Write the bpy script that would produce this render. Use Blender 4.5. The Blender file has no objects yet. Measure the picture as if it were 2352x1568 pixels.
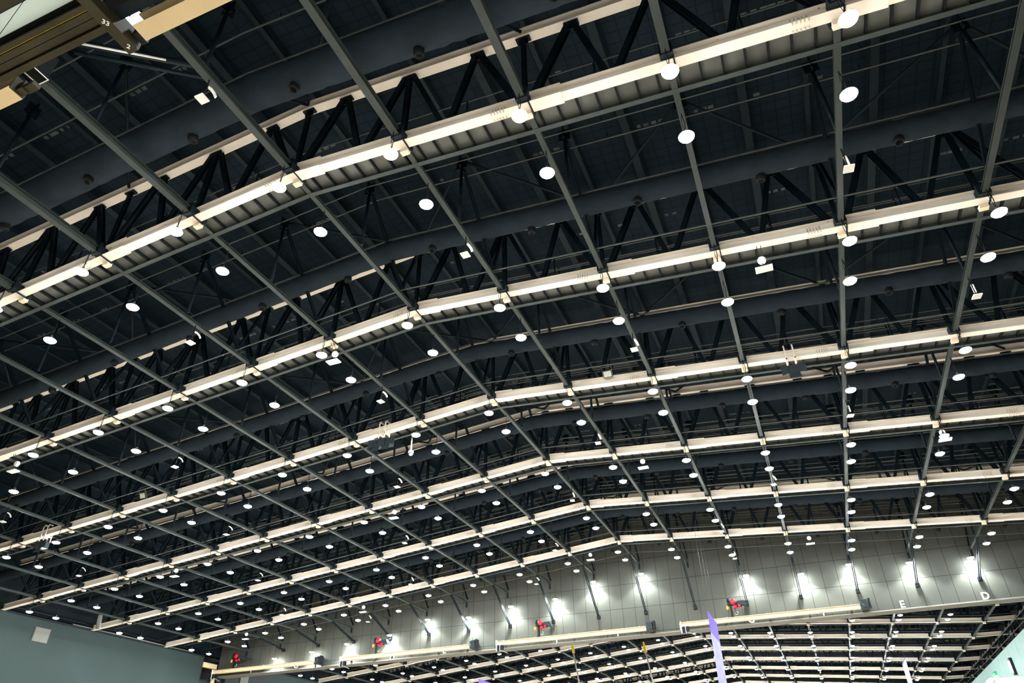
import bpy, math, random
from mathutils import Vector, Matrix
random.seed(7)
SC = bpy.context.scene
COL = SC.collection
PI = math.pi

# ------------------------------------------------------------------ the grid of the hall
CZ = 1.7                      # eye height
DX, DY = 3.0, 5.9688          # tie beam spacing, truss spacing
XC, Y0 = 2.879, 2.625         # tie beam 0, truss row 0
HR = 12.643 + CZ              # underside of bottom chord at the ridge
SL, SR = 0.09464, 0.07764     # roof falls left and right of the ridge
WALLF = 43.9                  # face of the partition wall
XL = -42.05                   # left wall
XR = 13.5                     # right gallery wall

def X(c): return XC + DX * c
def Y(r): return Y0 + DY * r
def zc(x):
    c = (x - XC) / DX
    if c < -4: return HR - SL * DX * (-4 - c)
    return HR - SR * DX * (min(c, 3) + 4)
CBREAK = [-14.95, -4, 3]
def xs_line(c0, c1):
    return [X(c) for c in [c0] + [b for b in CBREAK if c0 < b < c1] + [c1]]

ORD = ['zeroth', 'first', 'second', 'third', 'fourth', 'fifth', 'sixth', 'seventh', 'eighth', 'ninth', 'tenth',
       'eleventh', 'twelfth', 'thirteenth', 'fourteenth', 'fifteenth', 'sixteenth']
def tie_words(c):
    k = c + 4
    if k == 0: return 'the ridge tie'
    return '%s tie %s of ridge' % (ORD[abs(k)], 'left' if k < 0 else 'right')

# ------------------------------------------------------------------ camera
yaw, pitch, roll = -0.385290549, 0.598684734, -0.0108923803
f = Vector((math.sin(yaw) * math.cos(pitch), math.cos(yaw) * math.cos(pitch), math.sin(pitch)))
r = Vector((math.cos(yaw), -math.sin(yaw), 0)); u = r.cross(f)
r2 = math.cos(roll) * r + math.sin(roll) * u; u2 = -math.sin(roll) * r + math.cos(roll) * u
cam = bpy.data.cameras.new('camera'); co = bpy.data.objects.new('camera', cam); COL.objects.link(co)
M = Matrix((r2, u2, -f)).transposed().to_4x4(); M.translation = (0, 0, CZ)
co.matrix_world = M
FPX = 1572.967
cam.sensor_width = 36; cam.lens = FPX / 2352 * 36; cam.clip_start = 0.1; cam.clip_end = 400
SC.camera = co
def project(p):
    d = Vector(p) - Vector((0, 0, CZ)); w = d.dot(f)
    if w <= 0.1: return None
    return 1176 + FPX * d.dot(r2) / w, 784 - FPX * d.dot(u2) / w, w
HEADZ = 8.72 + CZ
def hz(x): return 8.745 + .0078 * (x - 1) + CZ      # bottom edge of the partition, falling slightly to the left
def in_view(p, m=15):
    q = project(p)
    if not q or not (-m < q[0] < 2352 + m and -m < q[1] < 1568 + m): return False
    if p[1] > WALLF + .3:
        zz = CZ + (p[2] - CZ) * WALLF / p[1]
        if zz > HEADZ: return False
        zz = CZ + (p[2] - CZ) * (WALLF + .9) / p[1]
        if zz > HEADZ: return False
        if (p[0] * WALLF / p[1]) < XL: return False
    return True

# ------------------------------------------------------------------ materials
def mat(name, col, rough=.6, metal=0.0, noise=None, stain=None, spec=.3, bump=None, emit=None):
    m = bpy.data.materials.new(name); m.use_nodes = True
    nt = m.node_tree; N = nt.nodes; L = nt.links; N.clear()
    out = N.new('ShaderNodeOutputMaterial'); b = N.new('ShaderNodeBsdfPrincipled')
    L.new(b.outputs[0], out.inputs[0])
    b.inputs['Base Color'].default_value = (*col, 1); b.inputs['Roughness'].default_value = rough
    b.inputs['Metallic'].default_value = metal; b.inputs['Specular IOR Level'].default_value = spec
    if emit:
        b.inputs['Emission Color'].default_value = (*emit[0], 1); b.inputs['Emission Strength'].default_value = emit[1]
    src = None
    if noise or stain or bump:
        tc = N.new('ShaderNodeTexCoord')
    if noise:
        sc_, lo, hi = noise
        n = N.new('ShaderNodeTexNoise'); n.inputs['Scale'].default_value = sc_; n.inputs['Detail'].default_value = 6
        L.new(tc.outputs['Object'], n.inputs['Vector'])
        rp = N.new('ShaderNodeMapRange'); rp.inputs[1].default_value = .3; rp.inputs[2].default_value = .7
        rp.inputs[3].default_value = lo; rp.inputs[4].default_value = hi
        L.new(n.outputs['Fac'], rp.inputs[0])
        mx = N.new('ShaderNodeMix'); mx.data_type = 'RGBA'; mx.blend_type = 'MULTIPLY'; mx.inputs[0].default_value = 1
        mx.inputs[6].default_value = (*col, 1)
        L.new(rp.outputs[0], mx.inputs[7]); src = mx.outputs[2]
        L.new(src, b.inputs['Base Color'])
    if stain:                       # rust / dirt patches with a shape of their own
        sc_, thr, scol = stain
        n2 = N.new('ShaderNodeTexNoise'); n2.inputs['Scale'].default_value = sc_; n2.inputs['Detail'].default_value = 5
        L.new(tc.outputs['Object'], n2.inputs['Vector'])
        r2_ = N.new('ShaderNodeMapRange'); r2_.inputs[1].default_value = thr; r2_.inputs[2].default_value = thr + .1
        L.new(n2.outputs['Fac'], r2_.inputs[0])
        m2 = N.new('ShaderNodeMix'); m2.data_type = 'RGBA'
        if src: L.new(src, m2.inputs[6])
        else: m2.inputs[6].default_value = (*col, 1)
        m2.inputs[7].default_value = (*scol, 1)
        L.new(r2_.outputs[0], m2.inputs[0]); L.new(m2.outputs[2], b.inputs['Base Color'])
    if bump:
        sc_, st = bump
        n3 = N.new('ShaderNodeTexNoise'); n3.inputs['Scale'].default_value = sc_; n3.inputs['Detail'].default_value = 4
        L.new(tc.outputs['Object'], n3.inputs['Vector'])
        bp = N.new('ShaderNodeBump'); bp.inputs['Strength'].default_value = st; bp.inputs['Distance'].default_value = .05
        L.new(n3.outputs['Fac'], bp.inputs['Height']); L.new(bp.outputs[0], b.inputs['Normal'])
    return m

def brick_mat(name, col, mortar, w, h, gap, axes='xz', off=(0, 0), rough=.6, noise=None, offset=0.0, spec=.03):
    m = mat(name, col, rough, spec=spec); nt = m.node_tree; N = nt.nodes; L = nt.links
    b = [n for n in N if n.type == 'BSDF_PRINCIPLED'][0]
    tc = N.new('ShaderNodeTexCoord'); sp = N.new('ShaderNodeSeparateXYZ'); cb = N.new('ShaderNodeCombineXYZ')
    L.new(tc.outputs['Object'], sp.inputs[0])
    for i, a in enumerate(axes):
        ad = N.new('ShaderNodeMath'); ad.operation = 'ADD'; ad.inputs[1].default_value = off[i]
        L.new(sp.outputs['xyz'.index(a)], ad.inputs[0]); L.new(ad.outputs[0], cb.inputs[i])
    br = N.new('ShaderNodeTexBrick'); br.offset = offset; br.squash = 1
    br.inputs['Scale'].default_value = 1; br.inputs['Mortar Size'].default_value = gap
    br.inputs['Brick Width'].default_value = w; br.inputs['Row Height'].default_value = h
    br.inputs['Mortar Smooth'].default_value = 0; br.inputs['Bias'].default_value = 0
    br.inputs['Color1'].default_value = (*col, 1); br.inputs['Color2'].default_value = (*[v * .93 for v in col], 1)
    br.inputs['Mortar'].default_value = (*mortar, 1)
    L.new(cb.outputs[0], br.inputs['Vector'])
    if noise:
        n = N.new('ShaderNodeTexNoise'); n.inputs['Scale'].default_value = noise[0]; n.inputs['Detail'].default_value = 5
        L.new(tc.outputs['Object'], n.inputs['Vector'])
        rp = N.new('ShaderNodeMapRange'); rp.inputs[1].default_value = .3; rp.inputs[2].default_value = .7
        rp.inputs[3].default_value = noise[1]; rp.inputs[4].default_value = noise[2]
        L.new(n.outputs['Fac'], rp.inputs[0])
        mx = N.new('ShaderNodeMix'); mx.data_type = 'RGBA'; mx.blend_type = 'MULTIPLY'; mx.inputs[0].default_value = 1
        L.new(br.outputs['Color'], mx.inputs[6]); L.new(rp.outputs[0], mx.inputs[7])
        L.new(mx.outputs[2], b.inputs['Base Color'])
    else:
        L.new(br.outputs['Color'], b.inputs['Base Color'])
    return m

CREAM = (.80, .71, .605)
m_cream = mat('cream_paint', CREAM, .5, noise=(1.3, .93, 1.03), stain=(.9, .80, (.62, .36, .12)), spec=0.15)
m_cream2 = mat('cream_track_paint', (.72, .57, .34), .5, noise=(1.5, .93, 1.03), stain=(.8, .66, (.70, .42, .13)), spec=0.15)
m_tab = mat('cream_tab_paint', (.80, .66, .48), .5, stain=(3, .62, (.7, .4, .12)))
m_dark = mat('dark_steel', (.0070, .0125, .0170), .55, noise=(3, .8, 1.25), spec=0.12)
m_web = mat('black_steel', (.0042, .0088, .0130), .5, noise=(3, .8, 1.3), spec=0.1)
m_tie = mat('grey_steel', (.037, .045, .042), .5, noise=(2, .85, 1.12), spec=0.15)
m_pipe = mat('grey_pipe', (.075, .080, .076), .4, noise=(2, .8, 1.2), spec=0.2)
m_rail = mat('handrail_grey', (.055, .06, .056), .45)
m_duct = mat('fabric_duct', (.0150, .0215, .0285), .85, noise=(2.5, .88, 1.12), bump=(3.5, .7), spec=.1)
m_nozz = mat('nozzle_black', (.012, .013, .014), .6, spec=0.1)
m_deck = brick_mat('roof_deck', (.0098, .0165, .0240), (.0060, .0104, .0155), .36, .30, .018, 'xy', noise=(.35, .7, 1.25))
m_purlin = mat('purlin_steel', (.0135, .0205, .0265), .5, noise=(1, .8, 1.2), spec=0.05)
m_batten = mat('foil_strip', (.05, .062, .066), .5, noise=(3, .3, 1.5), spec=0.2)
m_grate = mat('catwalk_plate', (.085, .088, .078), .55, noise=(1.2, .7, 1.35), stain=(.45, .70, (.25, .13, .05)))
m_panel = brick_mat('wall_panel', (.073, .075, .065), (.024, .0245, .021), .79, 1.45, .012, 'xz', (.30, -(8.78 + CZ)), .55, noise=(.6, .93, 1.06))
m_panel2 = mat('wall_plain', (.028, .041, .0395), .6, noise=(.5, .92, 1.06), spec=0.08)
m_teal = mat('gallery_plaster', (.26, .37, .345), .7, noise=(1.6, .9, 1.06), spec=0.1)
m_floor = mat('hall_carpet', (.54, .46, .38), .9, noise=(.15, .85, 1.1))
m_trim = mat('pale_trim', (.20, .195, .17), .5, spec=0.1)
m_white = mat('white_plastic', (.80, .78, .74), .4)
m_whiteb = mat('white_letter', (.86, .86, .84), .5)
m_black = mat('black_casting', (.01, .011, .013), .4, spec=0.1)
m_cap = mat('grey_cap', (.025, .031, .036), .45, spec=0.08)
m_red = mat('red_paint', (.55, .012, .03), .35)
m_orange = mat('orange_paint', (.75, .30, .02), .4)
m_yellow = mat('yellow_paint', (.85, .55, .02), .4)
m_chrome = mat('steel_hook', (.5, .48, .42), .3, .8)
m_brown = mat('bronze_steel', (.050, .045, .028), .5, noise=(2, .8, 1.2), spec=0.05)
m_slot = mat('slot_black', (.008, .009, .010), .6, spec=0.02)
m_cyan = mat('pale_soffit', (.70, .86, .84), .5, noise=(.7, .93, 1.05))
m_joist = mat('joist_black', (.010, .012, .013), .6, spec=0.05)
m_purple = mat('purple_fabric', (.10, .05, .36), .7)
m_lilac = mat('pale_blue_fabric', (.24, .23, .52), .7, noise=(2, .8, 1.3))
m_vent = mat('vent_grey', (.09, .09, .078), .5)
m_green = mat('exit_green', (.01, .5, .08), .5, emit=((.02, .8, .15), 1.2))
m_signw = mat('exit_white', (.8, .85, .8), .5, emit=((.9, 1, .92), 1.2))
m_house = mat('lamp_housing', (.10, .105, .11), .4)
m_lens = mat('lamp_lens', (.9, .9, .9), .5, emit=((.93, 1.0, 1.0), 330.0))
m_bolt = mat('cream_bolt_paint', (.52, .46, .38), .5)
m_lens3 = mat('dim_lens', (.9, .9, .9), .5, emit=((.93, 1.0, 1.0), 14.0))
m_lens2 = mat('small_lamp_lens', (.9, .9, .9), .5, emit=((.93, .97, 1.0), 8.0))
m_flood = mat('flood_glass', (.55, .56, .45), .2)

# ------------------------------------------------------------------ mesh helpers
class MB:
    def __init__(s): s.v = []; s.f = []; s.sm = []
    def add(s, vs, fs, smooth=False):
        o = len(s.v); s.v += [tuple(v) for v in vs]; s.f += [tuple(i + o for i in q) for q in fs]; s.sm += [smooth] * len(fs)
        return s
    def box(s, x0, x1, y0, y1, z0, z1):
        vs = [(x, y, z) for x in (x0, x1) for y in (y0, y1) for z in (z0, z1)]
        return s.add(vs, [(0, 1, 3, 2), (4, 6, 7, 5), (0, 4, 5, 1), (2, 3, 7, 6), (0, 2, 6, 4), (1, 5, 7, 3)])
    def sweep(s, pts, prof, up=(0, 0, 1), caps=True, smooth=False, closed=True):
        """profile (a,b): a sideways, b along up; swept along pts with mitred vertical joints"""
        up = Vector(up); n = len(prof); rings = []
        P = [Vector(p) for p in pts]
        for i, p in enumerate(P):
            d = (P[min(i + 1, len(P) - 1)] - P[max(i - 1, 0)]).normalized()
            side = d.cross(up)
            if side.length < 1e-4: side = d.cross(Vector((0, 1, 0)))
            side.normalize(); w = side.cross(d).normalized()
            rings.append([p + side * a + w * b for a, b in prof])
        vs = [v for rg in rings for v in rg]; fs = []
        for i in range(len(P) - 1):
            for k in range(n):
                a = i * n + k; b = i * n + (k + 1) % n
                fs.append((a, b, b + n, a + n))
        if caps:
            fs.append(tuple(reversed(range(n)))); fs.append(tuple(range((len(P) - 1) * n, len(P) * n)))
        return s.add(vs, fs, smooth)
    def bar(s, p, q, w, h, up=(0, 0, 1)):
        return s.sweep([p, q], [(-w / 2, -h / 2), (w / 2, -h / 2), (w / 2, h / 2), (-w / 2, h / 2)], up)
    def tube(s, pts, rad, n=8):
        return s.sweep(pts, [(rad * math.cos(2 * PI * k / n), rad * math.sin(2 * PI * k / n)) for k in range(n)], smooth=True)
    def lathe(s, c, prof, n=16, axis='z', smooth=True, cap0=True, cap1=True):
        vs = []; fs = []; c = Vector(c)
        for rr, t in prof:
            for k in range(n):
                a = 2 * PI * k / n; q = (rr * math.cos(a), rr * math.sin(a), t)
                if axis == 'x': q = (q[2], q[0], q[1])
                if axis == 'y': q = (q[1], q[2], q[0])
                vs.append(c + Vector(q))
        m = len(prof)
        for i in range(m - 1):
            for k in range(n):
                fs.append((i * n + k, i * n + (k + 1) % n, (i + 1) * n + (k + 1) % n, (i + 1) * n + k))
        if cap0: fs.append(tuple(reversed(range(n))))
        if cap1: fs.append(tuple(range((m - 1) * n, m * n)))
        return s.add(vs, fs, smooth)
    def mesh(s, name, m):
        me = bpy.data.meshes.new(name); me.from_pydata(s.v, [], s.f); me.materials.append(m)
        me.polygons.foreach_set('use_smooth', s.sm); me.update()
        return me
    def build(s, name, m, parent=None, loc=(0, 0, 0)):
        return put(name, s.mesh(name, m), parent, loc)

def put(name, me, parent=None, loc=(0, 0, 0)):
    o = bpy.data.objects.new(name, me); COL.objects.link(o); o.location = loc
    if parent: o.parent = parent
    return o
def tag(o, label, cat, group=None):
    o['label'] = label; o['category'] = cat
    if group: o['group'] = group
    return o
def thing(name, loc, label, cat, group=None):
    o = bpy.data.objects.new(name, None); COL.objects.link(o); o.location = loc; o.empty_display_size = .2
    return tag(o, label, cat, group)
def struct(o): o['kind'] = 'structure'; return o
def prof_i(w, h, tf=.02, tw=.014, z0=0):
    a = w / 2; b = tw / 2
    return [(-a, z0), (a, z0), (a, z0 + tf), (b, z0 + tf), (b, z0 + h - tf), (a, z0 + h - tf), (a, z0 + h), (-a, z0 + h),
            (-a, z0 + h - tf), (-b, z0 + h - tf), (-b, z0 + tf), (-a, z0 + tf)]
def prof_h(w, h):   # centred on the axis
    return prof_i(w, h, .014, .012, -h / 2)

# ------------------------------------------------------------------ setting: floor, ceiling, walls
struct(MB().box(-70, 45, -45, 125, -.2, 0).build('floor', m_floor))
RH = 3.25                                        # deck above chord underside
mb = MB()
CX = [-15.6, -4, 3, 8.2]
top = [(X(c), y, zc(X(c)) + RH) for c in CX for y in (-3, 112)]
top2 = [(x, y, z + .15) for x, y, z in top]
n = len(top); fs = []
for i in range(len(CX) - 1):
    a = 2 * i; fs += [(a, a + 2, a + 3, a + 1), (n + a, n + a + 1, n + a + 3, n + a + 2)]
fs += [(0, 1, n + 1, n), (n - 2, 2 * n - 2, 2 * n - 1, n - 1)]
for i in range(len(CX) - 1):
    a = 2 * i; fs += [(a, n + a, n + a + 2, a + 2), (a + 1, a + 3, n + a + 3, n + a + 1)]
ceil = struct(mb.add(top + top2, fs).build('ceiling', m_deck))
for k in range(-30, 11):                          # purlins run the length of the hall
    c = k / 2
    big = k % 2 != 0
    h = .30 if big else .20; w = .20 if big else .12
    mb = MB(); x = X(c); z = zc(x) + RH - h
    mb.sweep([(x, -3, z), (x, 112, z)], prof_i(w, h, .02, .014))
    mb.build('purlin', m_purlin, ceil)
mb = MB()                                         # broken strips of foil on the deck, one pattern
for rr in range(0, 8):
    for t in (.27, .66):
        y = Y(rr) + t * DY
        for k in range(-30, 9):
            if random.random() < .55:
                x0 = X(k / 2) + .25; n_ = random.randint(1, 5)
                for q in range(n_):
                    xa = x0 + q * .2 + random.uniform(0, .04); xb = xa + random.uniform(.08, .18)
                    if xb > X(k / 2 + .5) - .2: break
                    za = zc(xa) + RH; zb = zc(xb) + RH
                    mb.add([(xa, y - .05, za - .006), (xb, y - .05, zb - .006), (xb, y + .05, zb - .006), (xa, y + .05, za - .006),
                            (xa, y - .05, za), (xb, y - .05, zb), (xb, y + .05, zb), (xa, y + .05, za)],
                           [(0, 3, 2, 1), (0, 1, 5, 4), (1, 2, 6, 5), (2, 3, 7, 6), (3, 0, 4, 7)])
mb.build('foil_strip', m_batten, ceil)

# partition wall above the opening, gable topped
def gable_slab(x0, x1, y0, y1, z0, extra=RH):
    xs = sorted([x0, x1] + [X(b) for b in CBREAK if x0 < X(b) < x1])
    vs = []; fs = []
    for x in xs:
        for y in (y0, y1):
            for z in (hz(x) if z0 is None else z0, zc(x) + extra): vs.append((x, y, z))
    for i in range(len(xs) - 1):
        a = 4 * i; b = a + 4
        fs += [(a, b, b + 1, a + 1), (a + 2, a + 3, b + 3, b + 2), (a, a + 2, b + 2, b), (a + 1, b + 1, b + 3, a + 3)]
    fs += [(0, 1, 3, 2)]; e = 4 * (len(xs) - 1); fs += [(e, e + 2, e + 3, e + 1)]
    return MB().add(vs, fs)
wall_back = struct(gable_slab(XL, 20, WALLF, WALLF + .85, None).build('wall_back', m_panel))
MB().sweep([(XL, WALLF + .435, hz(XL)), (20, WALLF + .435, hz(20))], [(-.465, -.07), (.465, -.07), (.465, -.002), (-.465, -.002)]).build('head_trim', m_trim, wall_back)
gable_slab(XL - .4, XL - .12, -3, 112, 0, 0)
def side_wall(name, x0, x1, y0, y1, z1, m):
    return struct(MB().box(x0, x1, y0, y1, 0, z1).build(name, m))
zl = zc(XL) - .02
wall_left = side_wall('wall_left', XL - .4, XL, -3, 42.3, zl, m_panel2)
MB().box(XL - .12, XL + .05, -3, 42.3, zl - .0, zl + .10).build('wall_cap', m_dark, wall_left)
wl2 = side_wall('wall_left_far', XL - .4, XL, 44.9, 112, zl, m_panel2)
MB().box(XL - .12, XL + .05, 44.9, 112, zl, zl + .10).build('wall_cap', m_dark, wl2)
wall_corner = side_wall('wall_corner', XL - 1.2, XL - .9, 42.3, 44.9, zl + 1, m_black)
struct(MB().box(XL - 1.2, XL - .35, -3, 112, zl + .25, zl + RH).build('wall_left_upper', m_dark))
struct(MB().box(-46, 20, 112, 112.3, 0, 17).build('wall_end', m_panel2))
# gallery wall on the right of the far hall
ZG = 9.9 + CZ
wall_right = struct(MB().box(XR, XR + .3, 46, 112, 0, ZG).build('wall_right', m_teal))
struct(MB().box(XR + .3, XR + 3.2, 46, 112, ZG - .25, ZG - .05).build('floor_gallery', m_cap))
struct(MB().box(XR + 3.2, XR + 3.4, 46, 112, ZG - .3, ZG + 4.2).build('wall_gallery', m_tie))

# ------------------------------------------------------------------ roof trusses
C0, C1 = -14.95, 4.2
CH = .28
I_B = prof_i(.235, CH, .022, .016)
I_T = prof_i(.235, CH, .022, .016)
HT = 2.5
def P(c, y, h): x = X(c); return (x, y, zc(x) + h)
me_bot = MB().sweep([P(c, 0, 0) for c in (C0, -4, 3, C1)], I_B).mesh('bottom_chord', m_cream)
me_top = MB().sweep([P(c, 0, HT) for c in (C0, -4, 3, C1)], I_T).mesh('top_chord', m_cream)
def web(ca, ha, cb, hb, w=.15, h=.14):
    return MB().sweep([P(ca, 0, ha), P(cb, 0, hb)], prof_h(w, h), up=(0, 1, 0)).mesh('web_member', m_web)
webs = []
for c in range(-14, 5):
    if c % 2 == 0:
        for s in (-1, 1):
            webs.append(web(c + s * .06, CH, c + s * .37, HT))
            if C0 < c + s * .62 < C1: webs.append(web(c + s * .40, HT, c + s * .60, CH, .13, .12))
            if C0 < c + s * .95 < C1: webs.append(web(c + s * .66, CH, c + s * .96, HT, .13, .12))
        webs.append(web(c, CH, c, HT, .10, .10))
    else:
        webs.append(web(c, CH, c, HT, .12, .12))
tgs = []
for c in range(-14, 5):
    for cc in ((c,) if c % 2 else (c - .385, c, c + .385)):
        if C0 + .2 < cc < C1 - .2:
            x = X(cc); z = zc(x) + HT; tgs.append(MB().box(x - .17, x + .17, -.075, .075, z - .05, z - .003).box(x - .12, x + .12, -.012, .012, z - .22, z - .05).mesh('top_gusset', m_web))
gus = []; tabs = []; spl = []; bol = []
for c in range(-14, 5):
    x = X(c); z = zc(x)
    mb = MB()
    for s in (-1, 1):                              # hanger plates each side of the web and a strap under the flange
        y0, y1 = (-.19, -.012) if s < 0 else (.012, .19)
        mb.box(x - .13, x + .13, y0, y1, z + .03, z + CH - .03)
        yy = -.27 if s < 0 else .19
        mb.box(x - .13, x + .13, yy, yy + .08, z + .0, z + CH + .06)
    mb.box(x + .10, x + .13, -.16, .2, z - .035, z - .004)
    gus.append(mb.mesh('tie_bracket', m_dark))
    tabs.append(MB().box(x - .10, x + .09, .10, .235, z - .10, z - .002).mesh('end_tab', m_tab))
    if c % 2 == 0:
        xs = [x + .14, x + .82]; z1, z2 = zc(xs[0]), zc(xs[1])
        for zz, y in ((-.02, .145), (CH + .002, .145)):
            mb = MB().add([(xs[0], -y, z1 + zz), (xs[0], y, z1 + zz), (xs[1], y, z2 + zz), (xs[1], -y, z2 + zz),
                    (xs[0], -y, z1 + zz + .018), (xs[0], y, z1 + zz + .018), (xs[1], y, z2 + zz + .018), (xs[1], -y, z2 + zz + .018)],
                   [(0, 3, 2, 1), (4, 5, 6, 7), (0, 1, 5, 4), (1, 2, 6, 5), (2, 3, 7, 6), (3, 0, 4, 7)])
            spl.append(mb.mesh('splice_plate', m_cream))
        mb = MB()
        for i in range(5):                          # bolt heads by the joint
            for j in (-.10, -.07, .07, .10):
                bx = x - .75 + i * .07; bz = zc(bx)
                mb.lathe((bx, j, bz - .02), [(.014, 0), (.014, .02)], 6)
            for j in (.07, .12, .16, .21):
                bx = x - .75 + i * .07; bz = zc(bx)
                mb.lathe((bx, -.028, bz + j), [(.013, 0), (.013, .02)], 6, axis='y')
        bol.append(mb.mesh('bolt_pattern', m_bolt))
for row in list(range(1, 7)) + list(range(8, 17)):
    if row < 7:
        lab = 'cream and black steel roof truss, %s from the near end of the hall' % ORD[row]
        grp = 'roof trusses of the near hall'
    else:
        lab = 'cream steel roof truss beyond the partition, %s behind the panel wall' % ORD[row - 7]
        grp = 'roof trusses of the far hall'
    t = thing('roof_truss', (0, Y(row), 0), lab, 'truss', grp)
    put('bottom_chord', me_bot, t); put('top_chord', me_top, t)
    for w_ in webs: put('web_member', w_, t)
    for g_ in tgs: put('top_gusset', g_, t)
    for g_ in gus: put('tie_bracket', g_, t)
    for g_ in tabs: put('end_tab', g_, t)
    for g_ in spl: put('splice_plate', g_, t)
    if row < 9:
        for g_ in bol: put('bolt_pattern', g_, t)

# ------------------------------------------------------------------ tie beams along the hall
for c in range(-14, 4):
    x = X(c); z = zc(x)
    def seg(ya, yb, w=.125, h=.10):
        return MB().sweep([(x, ya, z + .03), (x, yb, z + .03)], prof_i(w, h, .016, .012)).mesh('beam_length', m_tie)
    full = seg(.275, DY - .275); first = seg(.275, DY - .275, .165, .19)
    for hall in (0, 1):
        rows = range(0, 6) if hall == 0 else range(8, 16)
        k = c + 4
        side = 'exactly below the roof ridge' if k == 0 else '%s %s of the ridge' % (ORD[abs(k)], 'left' if k < 0 else 'right')
        lab = ('long grey steel tie beam of the near hall, ' if hall == 0 else 'grey steel tie beam of the far hall, ') + side
        t = thing('tie_beam', (0, Y(rows[0]), 0), lab, 'beam', 'tie beams of the %s hall' % ('near' if hall == 0 else 'far'))
        for rw in rows: put('beam_length', full if rw else first, t, (0, (rw - rows[0]) * DY, 0))
        if hall == 0:
            put('beam_length', seg(.275, 43.45 - Y(6)), t, (0, Y(6) - Y(0), 0))
            e = MB().box(x - .05, x + .05, 43.35, 43.45, z - .28, z + .03); put('end_drop', e.mesh('end_drop', m_dark), t, (0, -Y(0), 0))
        else:
            put('beam_length', seg(44.8 - Y(8), -.275), t, (0, 0, 0))

# diagonal struts from the tie beams down to the partition
for c in range(-13, 4):
    x = X(c); zt = zc(x) + .02; zb = 9.86 + CZ
    if zt - zb < .25: zb = zt - .35
    t = thing('wall_strut', (x, WALLF, zb), 'slim black strut against the panel wall under the %s' % tie_words(c).replace('the ', ''), 'strut', 'wall struts along the partition')
    MB().bar((-.035, -2.85, zt - zb), (-.035, -.10, .03), .035, .10).bar((.045, -2.85, zt - zb), (.045, -.10, .03), .035, .10).build('strut_bars', m_dark, t)
    MB().box(-.10, .10, -.16, 0, -.10, .10).build('wall_shoe', m_black, t)

# ------------------------------------------------------------------ high bay lamps
LR = .16
me_house = MB().lathe((0, 0, 0), [(.03, .15), (.035, .075), (.07, .065), (.11, .055), (LR * .84, .03), (LR + .002, .001), (LR + .002, -.006)], 20, cap0=True, cap1=False).mesh('housing', m_house)
me_lens = MB().lathe((0, 0, 0), [(LR, -.004), (LR * .93, -.03), (LR * .68, -.055), (LR * .3, -.07), (.01, -.072)], 20, cap0=False, cap1=True).mesh('lens', m_lens)
me_hang = MB().tube([(0, 0, .15), (.03, 0, .40), (0, 0, .72)], .010, 5).tube([(0, 0, .15), (-.03, 0, .42), (0, 0, .72)], .007, 5).mesh('hanger', m_black)
lamps = []
for row in range(0, 17):
    if row == 7: continue
    for c in range(-15, 3):
        for ab, off in (('A', -.364), ('B', 1.251)):
            if c == -15 and row < 8: x = X(-14.75)
            else: x = X(c)
            y = Y(row) + off; z = zc(x) - .70
            if c == -15: continue
            if row == 0: continue
            p = (x, y, z)
            if not in_view(p): continue
            if row < 7:
                where = ('beside the %s truss' if ab == 'A' else 'midway past the %s truss') % ORD[row]
                lab = 'round high-bay lamp %s, %s' % (where, tie_words(c)); grp = 'high-bay lamps of the near hall'
            else:
                where = ('beside far truss %s' if ab == 'A' else 'midway past far truss %s') % ['one', 'two', 'three', 'four', 'five', 'six', 'seven', 'eight', 'nine'][row - 8]
                lab = 'small lamp beyond partition, %s, %s' % (where, tie_words(c)); grp = 'high-bay lamps of the far hall'
            lamps.append((project(p)[2], p, lab, grp, row, c))
lamps.sort(key=lambda q: q[0])
# lamps close against the partition wall: X, height above eye
WL = [(8.71, 10.86), (5.77, 10.95), (2.76, 11.2), (.17, 10.98), (-2.85, 11.24), (-9.05, 12.05), (-12.15, 11.9), (-14.75, 11.1), (-17.85, 10.95), (-20.9, 10.55), (-24.0, 10.7), (-26.9, 9.95), (-30.3, 9.65), (-33.2, 9.35), (-36.4, 9.15)]
NB = 300 - len(WL)
print('LAMPS in view', len(lamps), 'wall', len(WL))
for d, p, lab, grp, row, c in lamps[:NB]:
    t = thing('high_bay_lamp', p, lab, 'lamp', grp)
    put('housing', me_house, t); put('lens', me_lens, t)
    put('hanger', me_hang, t)
if lamps[NB:]:
    mbh = MB(); mbl = MB()
    for d, p, lab, grp, row, c in lamps[NB:]:
        mbl.lathe(p, [(LR, -.004), (LR * .8, -.045), (.02, -.072)], 10, cap0=False)
        mbh.lathe(p, [(.05, .16), (.13, .10), (LR + .02, 0)], 12, cap1=False)
    t = thing('distant_lamps', (0, Y(16), HR - 1), 'rows of tiny lamps deepest in the far hall', 'lamps'); t['kind'] = 'stuff'
    mbh.build('housing', m_house, t, (0, -Y(16), -HR + 1)); mbl.build('lens', m_lens, t, (0, -Y(16), -HR + 1))
    for o in t.children: o['kind'] = 'stuff'
for i, (x, z) in enumerate(WL):
    x *= 43.4 / 43.3; z = z * 43.4 / 43.3 + CZ; y = 43.4
    c = round((x - XC) / DX)
    t = thing('high_bay_lamp', (x, y, z), 'wall-washing lamp close to the panel wall, near %s' % tie_words(c).replace('the ', ''), 'lamp', 'lamps along the partition')
    put('housing', me_house, t); put('lens', me_lens, t)
    MB().tube([(0, 0, .12), (0, 0, max(.2, zc(x) - z + .03))], .008, 5).build('hanger', m_black, t)
    ld = bpy.data.lights.new('wall_wash', 'SPOT'); ld.energy = 520; ld.spot_size = math.radians(126); ld.spot_blend = .4
    ld.shadow_soft_size = .12; ld.color = (.93, 1, .98)
    lo = bpy.data.objects.new('wall_wash', ld); COL.objects.link(lo); lo.parent = t; lo.location = (0, 0, -.16)

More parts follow.
